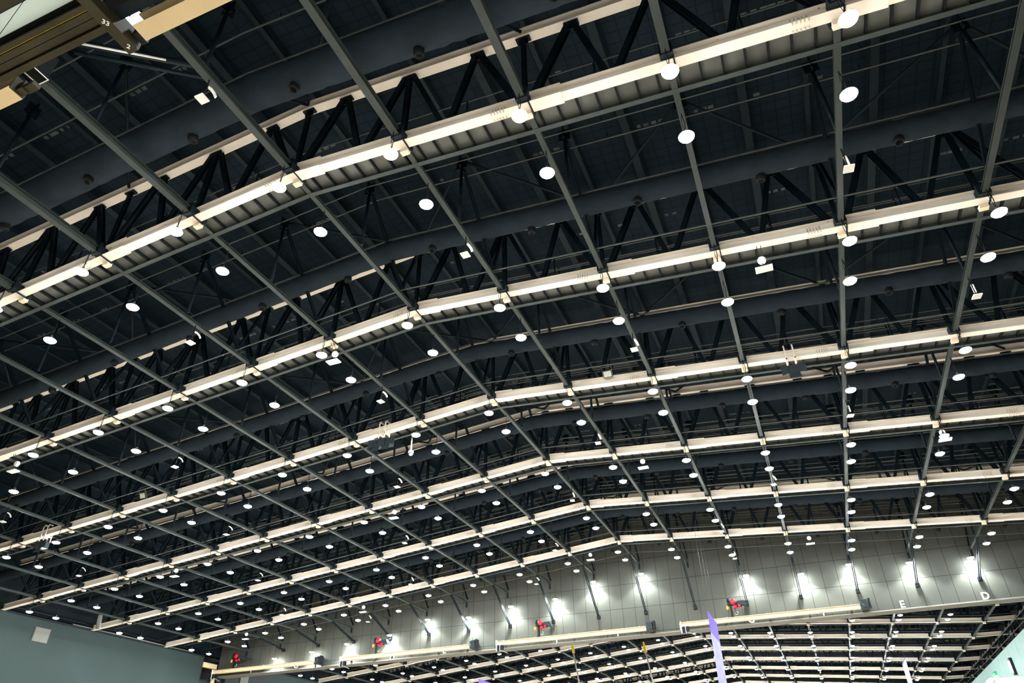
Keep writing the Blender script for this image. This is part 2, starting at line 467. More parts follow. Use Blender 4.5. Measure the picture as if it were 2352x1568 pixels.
# the rest of the hall's lamps next to the view, over and behind the eye
for row, cs in ((0, range(-9, 3)), (-1, range(-8, 2))):
    for c in cs:
        x = X(c); y = Y(row) + 1.251
        t = thing('high_bay_lamp', (x, y, zc(x) - .7), 'high-bay lamp %s, %s' % ('in front of the first truss' if row == 0 else 'behind the near partition head', tie_words(c)), 'lamp', 'high-bay lamps over the camera')
        put('housing', me_house, t); put('lens', me_lens, t); put('hanger', me_hang, t)
for x, z, lab in ((-8.54, 11.49, 'glowing lamp half hidden above the wide overhead crane track'), (-11.59, 11.33, 'glowing lamp half hidden above the crane track at the upper edge')):
    t = thing('high_bay_lamp', (x * 4.1 / 3.7, 4.1, z * 4.1 / 3.7 + CZ), lab, 'lamp', 'lamps along the near partition')
    put('housing', me_house, t); MB().lathe((0, 0, 0), [(LR, -.004), (LR * .8, -.045), (.02, -.072)], 16, cap0=False).build('lens', m_lens3, t); MB().tube([(0, 0, .12), (0, 0, .5)], .008, 5).build('hanger', m_black, t)

# ------------------------------------------------------------------ air ducts
def duct_meshes(rad, seed):
    rnd = random.Random(seed); mb = MB(); pts = []
    xa, xb = X(C0) + .2, X(3.9); n = int((xb - xa) / .22); N = 18
    rings = []
    wr = [1 + .02 * rnd.random() for _ in range(n + 1)]
    for i in range(n + 1):
        x = xa + (xb - xa) * i / n
        if i % 14 in (0, 3): wr[i] *= .955
        if i % 41 in (5, 7, 9): wr[i] *= .96
        rings.append((x, wr[i]))
    vs = []; fs = []
    for x, k in rings:
        z = zc(x)
        for q in range(N):
            a = 2 * PI * q / N; rr = rad * k * (1 + .018 * math.sin(5 * a + x * 2.1) * rnd.random())
            vs.append((x, rr * math.cos(a), z + rr * math.sin(a)))
    for i in range(n):
        for q in range(N):
            a = i * N + q; b = i * N + (q + 1) % N
            fs.append((a, a + N, b + N, b))
    fs.append(tuple(range(N))); fs.append(tuple(reversed(range(n * N, n * N + N))))
    mb.add(vs, fs, True)
    sleeve = mb.mesh('duct_sleeve', m_duct)
    nz = MB().lathe((0, 0, 0), [(.115, 0), (.115, -.12), (.10, -.17), (.08, -.17), (.075, -.05)], 14, cap0=True, cap1=True).mesh('nozzle', m_nozz)
    rail = MB().tube([(x, -rad * .75, zc(x) + rad * .95) for x in (X(C0), X(-4), X(3), X(C1))], .03, 8)
    rail2 = MB().tube([(x, -rad * .1, zc(x) + rad * 1.35) for x in (X(C0), X(-4), X(3), X(C1))], .014, 6)
    for x in [X(c + .5) for c in range(-14, 4)]:
        rail.tube([(x, -rad * .75, zc(x) + rad * .95), (x, -rad * .1, zc(x) + rad * 1.35)], .012, 5)
    return sleeve, nz, rail.mesh('support_rail', m_pipe), rail2.mesh('hanging_wire', m_pipe)
D0 = duct_meshes(.39, 3); D1 = duct_meshes(.28, 5)
for row in [0, 1, 2, 3, 4, 5, 6, 8, 9, 10, 11, 12, 13]:
    dm = D0 if row == 0 else D1; rad = .39 if row == 0 else .28
    fr, h = (.70, .93) if row == 0 else (.73, 1.19)
    if row == 6: fr = .62
    if row == 0: lab = 'wide black fabric air duct in front of the first roof truss'
    elif row < 7: lab = ('black round air duct with nozzles, hung past the %s truss' % ORD[row])
    else: lab = 'black round air duct beyond the partition, after far truss %s' % ['one', 'two', 'three', 'four', 'five', 'six'][row - 8]
    t = thing('air_duct', (0, Y(row) + fr * DY, h), lab, 'duct', 'fabric air ducts across the roof')
    put('duct_sleeve', dm[0], t); put('support_rail', dm[2], t); put('hanging_wire', dm[3], t)
    k0 = {0: .55, 1: .6}.get(row, random.uniform(.3, .8))
    for k in range(-14, 4):
        x = X(k + k0 * .8)
        o = put('nozzle', dm[1], t, (x, .12 if k % 2 else -.03, zc(x) - rad + .05)); o.rotation_euler = (.35 if k % 2 else -.1, .1, 0)

# ------------------------------------------------------------------ catwalks behind each bottom chord
def zpath(c0, c1, y, h): return [P(c, y, h) for c in [c0] + [b for b in (-4, 3) if c0 < b < c1] + [c1]]
K0, K1 = -14.6, 3.4
px_ = [X(K0)]                                     # one folded plate: panels with a dark joist under every seam
seg_ = []
for i in range(int((K1 - K0) * DX / .42)):
    x = X(K0) + .2 + i * .42
    seg_ += [(x - .02, 0), (x - .02, 1), (x + .02, 1), (x + .02, 0)]
seg_ = [(X(K0), 0)] + seg_ + [(X(K1), 0)]
vs = []; fs = []; mi = []
for x, dn in seg_:
    z = zc(x); zz = z + (.075 if dn else .16)
    vs += [(x, .18, zz), (x, .66, zz), (x, .18, z + .19), (x, .66, z + .19)]
for i in range(len(seg_) - 1):
    a = 4 * i; b = a + 4; dk_ = 1 if (seg_[i][1] or seg_[i + 1][1]) else 0
    fs.append((a, a + 1, b + 1, b)); mi.append(dk_)
    if seg_[i + 1][0] - seg_[i][0] > 1e-6:
        fs += [(a + 2, b + 2, b + 3, a + 3), (a, b, b + 2, a + 2), (a + 1, a + 3, b + 3, b + 1)]; mi += [0, dk_, dk_]
e = 4 * (len(seg_) - 1); fs += [(0, 2, 3, 1), (e, e + 1, e + 3, e + 2)]; mi += [0, 0]
me_dk = MB().add(vs, fs).mesh('deck', m_grate); me_dk.materials.append(m_joist); me_dk.polygons.foreach_set('material_index', mi)
me_edge = MB().sweep(zpath(K0, K1, .69, .03), [(-.03, 0), (.03, 0), (.03, .19), (-.03, .19)]).sweep(zpath(K0, K1, .665, .022), [(-.055, 0), (.055, 0), (.055, .012), (-.055, .012)]).mesh('edge_beam', m_tie)
def rail_mesh(y):
    mb = MB()
    for h in (1.18, .75): mb.tube(zpath(K0, K1, y, h), .021, 6)
    return mb.mesh('handrail', m_rail)
def post_mesh(y): return MB().bar((0, y, .17), (0, y, 1.18), .045, .03).mesh('post', m_dark)
r_n, r_f = rail_mesh(.24), rail_mesh(.66); p_n, p_f = post_mesh(.24), post_mesh(.66)
for row in list(range(1, 7)) + list(range(8, 15)):
    if row < 7: lab = 'steel catwalk with handrails behind the %s roof truss' % ORD[row]
    else: lab = 'steel catwalk with handrails beyond the partition, at far truss %s' % ['one', 'two', 'three', 'four', 'five', 'six', 'seven'][row - 8]
    t = thing('catwalk', (0, Y(row), 0), lab, 'catwalk', 'catwalks along the trusses')
    put('deck', me_dk, t); put('edge_beam', me_edge, t)
    for rm, pm in ((r_n, p_n), (r_f, p_f)):
        h = put('handrail', rm, t)
        for c2 in range(-14, 3):
            x = X(c2 + .5); put('post', pm, h, (x, 0, zc(x)))

# ------------------------------------------------------------------ braces hung in the middle of each bay
hub = MB().box(-.16, .16, -.012, .012, -.30, .10).box(-.012, .012, -.16, .16, -.30, .10).mesh('hub_plate', m_web)
for row in list(range(0, 7)) + list(range(8, 13)):
    for c in range(-14, 4):
        x = X(c); y = Y(row) + .49 * DY; z = zc(x) + 2.55
        if row == 0 and c not in (-6, -5, -4, -3): continue
        if not (in_view((x, y, z), 120) or in_view((x, y, z - 2.4), 120)): continue
        if row < 7: wh = ('bay past the %s truss' % ORD[row]) if row else 'bay before first truss'
        else: wh = 'bay past far truss %s' % ['one', 'two', 'three', 'four', 'five'][row - 8]
        t = thing('roof_brace', (x, y, z), 'black tubular roof brace above %s, %s' % (tie_words(c), wh), 'brace', 'roof braces over the %s hall' % ('near' if row < 7 else 'far'))
        put('hub_plate', hub, t)
        H = 2.55 - .27
        MB().tube([(0, 0, -.05), (0, 0, -H)], .045, 8).build('vertical_strut', m_web, t)
        if row not in (0,):
            MB().sweep([(0, .04, -.1), (.02, .36 * DY, -H)], prof_h(.09, .08), up=(1, 0, 0)).build('long_strut', m_web, t)
        if row not in (0, 6):
            MB().sweep([(.02, .36 * DY, -H + .02), (.02, .51 * DY - .12, -.10)], prof_h(.08, .08), up=(1, 0, 0)).build('knee_strut', m_web, t)
        if c % 2:
            for s in (-1, 1):
                xb = X(c + s)
                if xb < X(C0) or row == 6: continue
                MB().tube([(s * .1, .06, -.03), (xb - x, .51 * DY - .13, zc(xb) - zc(x) + .05)], .04, 8).build('roof_tube', m_dark, t)

# ------------------------------------------------------------------ sprinkler pipes
for row in list(range(0, 7)) + [8, 9, 10, 11]:
    for j, (fr, h, rad, nm) in enumerate(((.465, 2.4, .022, 'upper'), (.56, 2.4, .024, 'middle'), (.86, .30, .022, 'lower'))):
        if row == 0: fr = (.40, .58, .22)[j]; h = (2.5, 2.3, 2.4)[j]
        if row == 6 and j == 2: fr = .55
        if row < 7: wh = ('past the %s truss' % ORD[row]) if row else 'before the first truss'
        else: wh = 'beyond the partition, past far truss %s' % ['one', 'two', 'three', 'four'][row - 8]
        t = thing('sprinkler_pipe', (0, Y(row) + fr * DY, 0), 'thin grey sprinkler pipe crossing the roof %s, %s line' % (wh, nm), 'pipe', 'sprinkler pipes')
        mb = MB().tube(zpath(C0, C1, 0, h), rad, 6); mb.build('pipe', m_pipe, t)
        if row < 4:
            for k in range(-14, 4, 2):
                x = X(k + .35); MB().tube([(x, 0, zc(x) + h + .02), (x, 0, zc(x) + h + .20)], .012, 5).build('sprinkler_head', m_dark, t)

# ------------------------------------------------------------------ antennas
me_ap = MB().box(-.105, .105, -.105, .105, -.015, .015).mesh('panel', m_white)
me_ap2 = MB().box(-.21, .21, -.115, .115, -.02, .02).mesh('panel', m_white)
def arc(n=7):
    return [(.05 + .0 * k, .30 - .10 * math.cos(-.6 + 1.5 * k / n), .40 + .25 * math.sin(-.6 + 1.5 * k / n)) for k in range(n + 1)]
me_br = MB().sweep([(.02, .02, .40), (.05, .08, .385), (.08, .15, .33), (.10, .20, .25)], [(-.035, -.012), (.035, -.012), (.035, .012), (-.035, .012)]).mesh('bracket', m_white)
me_st = MB().tube([(0, 0, .02), (0, 0, .62)], .014, 6).tube([(0, 0, .33), (.02, .02, .36)], .014, 6).mesh('stem', m_black)
me_bx = MB().lathe((0, 0, 0), [(.06, -.05), (.10, -.05), (.11, 0), (.10, .05), (.06, .05)], 10, axis='y').mesh('radio_box', m_white)
ANT = [(0, -4, .52)] + [(1, c, .555) for c in (0, -3, -6, -9)] + [(2, c, .51) for c in (1, -2, -5, -8, -11)] + [(3, c, .565) for c in (0, -3, -6, -9, -12)] + \
      [(4, c, .56) for c in (-1, -4, -7, -10)] + [(5, c, .56) for c in (-2, -5, -8, -11)] + [(6, c, .4) for c in (-2, -6, -10)]
for row, c, fr in ANT:
    x = X(c) + .02
    wh = 'past the %s truss' % ORD[row] if row else 'before the first truss'
    t = thing('wireless_antenna', (x, Y(row) + fr * DY, zc(x) - .6), 'small square white antenna plate hanging %s, %s' % (wh, tie_words(c)), 'antenna', 'square antennas under the ties')
    put('panel', me_ap, t); put('bracket', me_br, t); put('hanger', me_st, t)
    t.rotation_euler = (0, 0, .12 * ((c * 7 + row * 3) % 5 - 2))
for row, c in ((2, -.65), (2, -5.0), (2, -9.6), (4, -2.62), (4, -6.6), (4, -10.9), (4, 1.04), (6, -.64), (6, -4.6), (6, -9.67), (6, -12.7)):
    x = X(c)
    k = c + 4
    t = thing('wireless_antenna', (x, Y(row) + .04 * DY, zc(x) - .6), 'wide white antenna plate below the %s truss, %s bay %s of ridge' % (ORD[row], ORD[int(abs(k)) + 1], 'left' if k < 0 else 'right'), 'antenna', 'wide antennas under the trusses')
    put('panel', me_ap2, t); o = put('radio_box', me_bx, t, (0, .02, .30))
    MB().tube([(0, .02, .02), (0, .02, .24)], .012, 6).tube([(-.05, .02, .38), (-.05, -.24, .62)], .008, 5).tube([(.05, .02, .38), (.05, -.24, .62)], .008, 5).build('hanger', m_black, t)

# ------------------------------------------------------------------ spotlights and floodlights on the third truss
def flap(a, b, d1, d2):
    return MB().add([a, b, (b[0] + d2[0], b[1] + d2[1], b[2] + d2[2]), (a[0] + d1[0], a[1] + d1[1], a[2] + d1[2]),
                     (a[0], a[1] + .01, a[2] + .01), (b[0], b[1] + .01, b[2] + .01), (b[0] + d2[0], b[1] + d2[1] + .01, b[2] + d2[2] + .01), (a[0] + d1[0], a[1] + d1[1] + .01, a[2] + d1[2] + .01)],
                    [(0, 1, 2, 3), (4, 7, 6, 5), (0, 4, 5, 1), (1, 5, 6, 2), (2, 6, 7, 3), (3, 7, 4, 0)])
for c, lab in ((-.52, 'grey barn-door spotlight clamped to the third truss, right of the ridge'),
               (-5.55, 'twin grey barn-door spotlight clamped to the third truss, left of the ridge'),
               (-11.45, 'grey barn-door spotlight clamped to the third truss near the left wall')):
    x = X(c); z = zc(x)
    t = thing('barn_door_spotlight', (x, Y(3), z - .42), lab, 'spotlight', 'barn-door spotlights on the third truss')
    mb = MB()
    for s in (-.13, .13):
        mb.box(s - .02, s + .02, -.19, -.16, .16, .92).box(s - .02, s + .02, .15, .175, .16, .92).box(s - .025, s + .025, -.19, .175, .34, .39).box(s - .02, s + .02, -.19, .175, .86, .92)
    mb.build('clamp_hanger', m_cream, t)
    nb = (-.22, .22) if c < -5 and c > -6 else (0,)
    for s in nb:
        b = MB().box(s - .17, s + .17, -.12, .16, -.14, .14).lathe((s, -.02, .02), [(.02, -.15), (.02, -.10)], 8, axis='y').build('lamp_body', m_cap, t)
        flap((s - .15, -.14, -.15), (s + .15, -.14, -.15), (-.03, -.10, -.24), (.03, -.10, -.24)).build('barn_door', m_cap, b)
        flap((s - .17, -.14, .14), (s - .17, -.14, -.14), (-.20, -.02, .02), (-.20, -.02, -.06)).build('barn_door', m_cap, b)
        flap((s + .17, -.14, .14), (s + .17, -.14, -.14), (.20, -.02, .02), (.20, -.02, -.06)).build('barn_door', m_cap, b)
def floodlight(x, y, z, lab, rz=0, mt=None):
    t = thing('floodlight', (x, y, z), lab, 'floodlight', 'small square floodlights'); t.rotation_euler = (.5, 0, rz)
    MB().box(-.16, .16, -.03, .07, -.13, .13).build('case', m_vent, t)
    MB().box(-.13, .13, -.04, -.031, -.10, .10).build('glass', m_flood, t)
    MB().box(-.18, -.16, -.02, .02, -.05, .26).box(.16, .18, -.02, .02, -.05, .26).box(-.18, .18, -.02, .02, .25, .27).build('yoke', m_vent, t)
floodlight(X(-2.5), Y(3) - .22, zc(X(-2.5)) + .30, 'small square floodlight on the front of the third truss, right of ridge')
floodlight(X(-9.55), Y(3) - .22, zc(X(-9.55)) + .42, 'small square floodlight on the front of the third truss, far left')
floodlight(XL + .25, 29.0 - 3.2, zl + .15, 'pale square floodlight on top of the left wall near its vent', -1.2)
floodlight(XL + .25, 38.7, zl + .15, 'pale square floodlight on top of the left wall near the corner', -1.2)
t = thing('capsule_lamp', (X(-13.9), Y(5) - 2.2, zc(X(-13.9)) - .45), 'grey capsule-shaped lamp hanging near the left wall', 'lamp')
MB().lathe((0, 0, 0), [(.05, -.42), (.12, -.36), (.13, .30), (.08, .40)], 12).build('shade', m_vent, t); MB().tube([(0, 0, .38), (0, 0, .6)], .012, 6).build('cord', m_black, t)
t.rotation_euler = (.2, .1, 0)
t = thing('dome_camera', (X(-5.35), Y(3) + 1.1, zc(X(-5.35)) - .55), 'white dome camera on a white drop pole past the third truss', 'camera')
MB().tube([(0, 0, .12), (0, 0, .72)], .03, 8).build('drop_pole', m_white, t); MB().lathe((0, 0, 0), [(.04, .16), (.11, .10), (.11, 0)], 14, cap1=False).build('hood', m_white, t)
MB().lathe((0, 0, 0), [(.085, .02), (.08, -.05), (.03, -.09)], 12).build('dome', m_chrome, t)

# ------------------------------------------------------------------ crane tracks, drives and hoists in front of the partition
TR = [(-41.8, -32.8), (-30.6, -20.75), (-18.8, -9.1), (-7.0, 2.75)]
names = ['by the left corner', 'second from the left corner', 'third from the left corner', 'nearest the letter E']
def track(x0, x1, y, z, lab, m=m_cream2, w=.24, h=.27):
    t = thing('crane_track', ((x0 + x1) / 2, y, z), lab, 'crane track', 'crane tracks under the partitions')
    a = (x1 - x0) / 2
    MB().sweep([(-a, 0, 0), (a, 0, 0)], prof_i(w, h, .022, .03)).build('beam', m, t)
    return t, a
for i, (x0, x1) in enumerate(TR):
    t, a = track(x0, x1, 43.25, hz((x0 + x1) / 2) + .045, 'cream crane track beam below the panel wall, ' + names[i], m_cream2, .24, .235)
    t.rotation_euler = (0, -math.atan(.0078), 0)
    MB().box(-a - .03, -a, -.14, .14, -.02, .30).box(-a - .03, -a + .02, -.10, -.06, -.35, .05).build('end_bracket', m_white, t)
    MB().box(-a + .22, -a + .27, -.10, -.06, -.35, -.0).build('end_bracket', m_white, t)
    MB().box(-a + .03, -a + .21, -.09, .10, -.33, -.03).box(-a + .25, -a + .42, -.12, .10, -.30, -.04).build('end_motor', m_black, t)
    MB().bar((-a + .35, -.08, -.33), (-a + .75, -.02, -.52), .12, .04).build('current_rail', m_trim, t)
    for k in range(5):
        x = -a + .4 + k * (2 * a - .8) / 4; MB().box(x - .05, x + .05, .0, .64, .24, .29).build('wall_arm', m_trim, t)
    d = thing('end_drive', (x1 + .28, 43.3, hz(x1) + .03), 'dark drive box ending the crane track ' + names[i], 'drive box', 'drive boxes on the crane tracks')
    MB().add([(-.20, -.22, 0), (.16, -.22, 0), (.16, .55, 0), (-.20, .55, 0), (-.20, -.20, .42), (.10, -.20, .48), (.10, .55, .48), (-.20, .55, .42)],
             [(0, 3, 2, 1), (4, 5, 6, 7), (0, 1, 5, 4), (1, 2, 6, 5), (2, 3, 7, 6), (3, 0, 4, 7)]).build('hood', m_cap, d)
    MB().box(.17, .27, -.16, .2, .02, .52).build('motor', m_black, d)
    MB().tube([(-.16, -.24, .25), (0, -.3, -.02), (.14, -.24, .1)], .014, 6).build('cable', m_black, d)
me_hb = MB().lathe((.10, 0, 0), [(.11, .0), (.155, .05), (.16, .30), (.14, .34)], 14, axis='x').box(-.30, .02, -.13, .13, -.02, .16).box(-.30, -.20, -.08, .08, .16, .36).lathe((-.24, .0, .2), [(.09, -.14), (.1, 0), (.09, .14)], 12, axis='y').mesh('gearbox', m_black)
for i, x in enumerate((-39.75, -27.6, -15.75, -3.85)):
    t = thing('chain_hoist', (x, 43.15, hz(x) + .94), 'red and black chain hoist above crane track ' + names[i], 'hoist', 'chain hoists along the partition')
    put('gearbox', me_hb, t)
    MB().lathe((.02, -.06, .14), [(.02, -.15), (.14, -.14), (.16, -.06), (.16, .10), (.13, .14)], 18, axis='y').build('red_cover', m_red, t)
    MB().add([(.25, -.16, -.02), (.80, -.16, -.16), (.80, .14, -.16), (.25, .14, -.02), (.25, -.16, .17), (.66, -.16, .17), (.66, .14, .17), (.25, .14, .17)],
             [(0, 3, 2, 1), (4, 5, 6, 7), (0, 1, 5, 4), (1, 2, 6, 5), (2, 3, 7, 6), (3, 0, 4, 7)]).build('chain_box', m_cap, t)
    MB().lathe((.10, -.1, -.14), [(.02, -.10), (.09, -.09), (.09, .06), (.05, .10)], 12, axis='x').lathe((.33, -.1, -.10), [(.02, -.08), (.09, -.07), (.09, .06), (.05, .08)], 12, axis='x').build('red_brake', m_red, t)
    MB().lathe((-.34, -.1, -.16), [(.05, -.10), (.075, -.06), (.075, .06), (.05, .10)], 10).build('beacon', m_orange, t)
    MB().box(-.22, -.10, -.03, .09, -.60, -.02).box(-.24, -.08, -.08, .14, -.65, -.60).build('post', m_black, t)
    MB().tube([(.06, -.1, -.2), (.12, -.1, -.40)], .015, 6).build('chain', m_black, t)
    MB().tube([(.12 + .085 * math.sin(a_), -.1, -.48 + .085 * math.cos(a_)) for a_ in [k * .5 for k in range(0, 10)]], .022, 6).build('hook', m_chrome, t)
    MB().tube([(.8, 0, 0), (.8, .3, 0), (.8, .74, .0)], .015, 6).build('power_conduit', m_black, t)

# letters on the partition
def text_mesh(body, size, m, ext=.012):
    cu = bpy.data.curves.new('t', 'FONT'); cu.body = body; cu.size = size; cu.extrude = ext; cu.align_x = 'CENTER'; cu.align_y = 'BOTTOM_BASELINE'
    cu.offset = size * .02
    o = bpy.data.objects.new('t', cu); COL.objects.link(o)
    dg = bpy.context.evaluated_depsgraph_get(); me = bpy.data.meshes.new_from_object(o.evaluated_get(dg))
    bpy.data.objects.remove(o); bpy.data.curves.remove(cu); me.materials.clear(); me.materials.append(m); me.name = 'letter'
    return me
for k, ch in enumerate('DEFGHIJKLMNOP'):
    x = 8.84 - 3.97 * k
    o = put('wall_letter', text_mesh(ch, .50, m_whiteb), None, (x, WALLF - .014, hz(x) + .035)); o.rotation_euler = (PI / 2, 0, 0)
    tag(o, 'white capital letter %s fixed along the bottom of the panel wall' % ch, 'letter', 'letters on the panel wall')

# ------------------------------------------------------------------ near partition overhead, top left corner of the view
ZS = 8.85 + CZ
wall_front = struct(MB().box(-30, 8, 2.58, 2.86, ZS + .12, ZS + 3.2).build('wall_front', m_dark))
def soffit(name, m, y0, y1, z0, z1, x0=-14, x1=-7.02): MB().box(x0, x1, y0, y1, ZS + z0, ZS + z1).build(name, m, wall_front)
soffit('soffit_rail', m_brown, 2.78, 2.87, -.02, .06); soffit('soffit_rail', m_brown, 2.665, 2.76, .02, .08)
soffit('soffit_rail', m_brown, 2.56, 2.65, .0, .06); soffit('soffit_rail', m_brown, 2.46, 2.525, -.03, .03)
soffit('soffit_slot', m_slot, 2.4, 2.87, .082, .12)
soffit('yellow_line', m_yellow, 2.548, 2.556, .03, .045)
soffit('pale_soffit', m_cyan, 2.12, 2.46, .10, .14); soffit('soffit_flange', m_cap, 2.10, 2.14, .02, .10)
soffit('soffit_beam', m_brown, 1.86, 2.10, -.06, .10); soffit('pale_soffit', m_cyan, 1.0, 1.86, .12, .16)
for y in (2.2, 2.38, 2.54): soffit('dark_rail', m_slot, y, y + .12, .0, .1, -6.80, 8)
soffit('yellow_line', m_yellow, 2.51, 2.517, -.01, .0, -6.80, -3)
t = thing('track_switch_beam', (-6.95, 2.6, ZS), 'bronze steel beam numbered 33 and 2, crossing the near partition track', 'beam')
MB().box(-.10, .07, -.75, .62, -.07, -.05).box(.05, .07, -.75, .62, -.05, .22).box(-.10, -.08, -.75, .62, -.05, .02).build('channel', m_brown, t)
for body, yy in (('33', .16), ('2', .54)):
    o = put('number', text_mesh(body, .10, m_whiteb, .002), t, (-.035, yy, -.0735)); o.rotation_euler = (PI, 0, PI / 2 - .55)
o = MB().tube([(-7.72, 2.12, ZS - .02), (-7.72, 2.12, ZS - 1.6)], .004, 5).build('hanging_wire', m_slot); tag(o, 'thin dark wire hanging from the near partition head in the upper corner', 'wire')
t, a = track(-6.72, 1.2, 3.06, 8.85 + CZ, 'wide cream crane track overhead, starting beside the numbered beam', m_cream2, .24, .30)
t2, a = track(-16.5, -9.16, 3.06, 8.85 + CZ, 'cream crane track overhead at the upper left edge of view', m_cream2, .24, .30)
for q, aa in ((t, 3.96), (t2, 3.67)):
    for k in (-.7, -.2, .3, .8): MB().box(k * aa - .03, k * aa + .03, -.25, .03, .30, .36).build('hanger', m_brown, q)
MB().box(a, a + .02, -.10, .12, .0, .28).box(a + .02, a + .14, -.02, .10, .03, .2).box(a + .12, a + .32, .0, .12, .06, .14).build('end_coupling', m_brown, t2)
t = thing('end_drive', (-6.80, 3.12, ZS), 'dark coupling box at the left end of the wide overhead track', 'drive box')
MB().box(-.04, .06, -.08, .1, .02, .26).build('body', m_black, t); MB().box(-.10, -.04, -.03, .06, .08, .2).build('shaft', m_brown, t)
t = thing('hanging_box', (-9.05, 3.10, 9.3 + CZ), 'open black steel box with white rim beside the near partition', 'box')
MB().box(-.10, .10, -.14, .14, 0, .5).build('shell', m_slot, t)
MB().box(-.11, .11, -.155, -.14, -.012, .0).box(-.11, .11, .14, .155, -.012, .0).box(.10, .108, -.14, .14, -.012, .0).box(-.115, -.10, -.14, .14, -.012, .0).build('rim', m_white, t)
t = thing('slanting_brace', (-8.6, 3.9, 13), 'thick black slanting tube under the roof, upper left of the view', 'brace')
pa = Vector((-11.3, 3.95, 14.55)); pb = Vector((-9.28, 5.62, 14.78)); o0 = Vector((-8.6, 3.9, 13))
MB().tube([pa - o0, pb - o0], .07, 10).build('tube', m_dark, t)
MB().tube([pa - o0 + Vector((0, .3, 0)), pb - o0 + Vector((0, .28, -.05))], .045, 8).build('lower_tube', m_dark, t)
MB().tube([pa - o0 + Vector((-.02, -.06, -.05)), pb - o0 + (pa - pb) * .25 + Vector((-.02, -.06, -.05))], .025, 6).build('lit_edge_strip', m_white, t)  # white strip imitates the light caught along the tube's upper edge

# ------------------------------------------------------------------ left wall details, corner opening
t = thing('wall_vent', (XL, 29.27, 8.32 + CZ), 'grey square louvred vent high on the near left wall', 'vent')
MB().box(0, .05, -.5, .5, 0, .78).build('frame', m_vent, t)
mb = MB()
for k in range(12): mb.box(.05, .075, -.46, .46, .04 + k * .06, .075 + k * .06)
mb.build('louvre', m_trim, t)
t = thing('wall_vent', (XL, 46.9, 8.2 + CZ), 'grey square vent on the left wall beyond the partition', 'vent')
MB().box(0, .05, -.45, .45, 0, .75).build('frame', m_vent, t)
mb = MB()
for k in range(11): mb.box(.05, .075, -.42, .42, .04 + k * .06, .075 + k * .06)
mb.build('louvre', m_trim, t)
o = MB().box(XL - .25, XL + .02, 42.35, 43.75, 8.86 + CZ, 9.18 + CZ).build('lintel_block', m_cream2); tag(o, 'short cream beam bridging the corner gap left of the partition', 'beam')
t = thing('corner_post', (XL, 43.75, 0), 'tall cream steel post at the left corner of the opening', 'post')
MB().sweep([(0, -.14, 0), (0, -.14, 8.7 + CZ)], prof_h(.16, .22), up=(0, 1, 0)).build('column', m_cream2, t)
MB().box(.1, .35, -.05, .15, 6.6 + CZ, 7.2 + CZ).build('junction_box', m_black, t)
o = MB().tube([(XL + .12, -3, zl + .32), (XL + .12, 42, zl + .32)], .06, 8).build('wall_pipe', m_dark); tag(o, 'dark pipe running along the top of the left wall', 'pipe')
o = MB().tube([(XL + .10, 31, zl + .13), (XL + .10, 41, zl + .13)], .03, 8).build('wall_pipe', m_trim); tag(o, 'thin pale pipe along the top edge of the left wall', 'pipe')

# ------------------------------------------------------------------ gallery on the right of the far hall
for k in range(3):
    z = ZG + (.12, .62, 1.12)[k]
    pass
t = thing('gallery_railing', (XR + .15, 46, ZG), 'long steel railing along the gallery edge on the right', 'railing')
for z in (.45, 1.0): MB().tube([(0, 0, z), (0, 66, z)], .025, 6).build('rail', m_pipe, t)
for k in range(33): MB().bar((0, 1 + k * 2, 0), (0, 1 + k * 2, 1.0), .04, .04).build('baluster_post', m_dark, t)
t = thing('gallery_shelf', (XR + .55, 46, ZG), 'long dark cable shelf above the gallery railing', 'shelf')
MB().box(-.2, .2, 0, 66, 1.20, 1.27).build('tray', m_dark, t)
for k in range(44):
    MB().box(-.26, -.2, .4 + k * 1.5, 1.0 + k * 1.5, 1.12, 1.28).build('tray_panel', m_vent, t)
for k in range(11): MB().bar((.1, 2 + k * 6, -.05), (.1, 2 + k * 6, 1.2), .12, .12).build('tray_post', m_dark, t)
for k in range(9):
    y = 52 + k * 5.97
    o = MB().box(XR + 3.0, XR + 3.19, y, y + 1.6, ZG - .05, ZG + 3.2).build('gallery_pilaster', m_vent); tag(o, 'grey pilaster on the gallery back wall, %s from the partition' % ORD[k + 1], 'pilaster', 'pilasters of the gallery')
t = thing('exit_sign', (XR, 73.8, 8.75 + CZ), 'green and white lit exit sign on the right gallery wall', 'sign')
MB().box(-.22, 0, -.55, .55, -.25, .32).build('case', m_black, t)
MB().box(-.225, -.22, -.5, .5, -.2, .27).box(-.2, -.02, -.556, -.55, -.2, .27).build('white_field', m_signw, t)
MB().box(-.232, -.225, -.5, .5, .02, .27).box(-.2, -.02, -.562, -.556, .05, .27).build('green_field', m_green, t)
t = thing('wall_light', (XR, 66.5, 8.5 + CZ), 'tall white bulkhead light in a dark case on the gallery wall', 'wall light')
MB().box(-.20, 0, -.22, .22, -.55, .6).build('case', m_cap, t)
MB().lathe((-.16, 0, 0), [(.02, -.42), (.14, -.36), (.16, 0), (.14, .36), (.02, .42)], 12).build('diffuser', m_lens2, t)
t = thing('booth_roof', (6.4, 30, 0), 'white draped roof edge of an exhibition booth at the bottom right', 'booth')
MB().box(-1.2, 6, -.2, .5, 3.25 + CZ, 3.50 + CZ).build('fascia', m_white, t)
MB().lathe((-1.15, .1, 3.42 + CZ), [(.02, -.35), (.1, -.3), (.1, .3), (.02, .35)], 10, axis='y').build('rolled_end', m_white, t)
MB().box(-1.1, -1.0, .3, .4, 0, 3.25 + CZ).box(5.8, 5.9, .3, .4, 0, 3.25 + CZ).build('post', m_white, t)

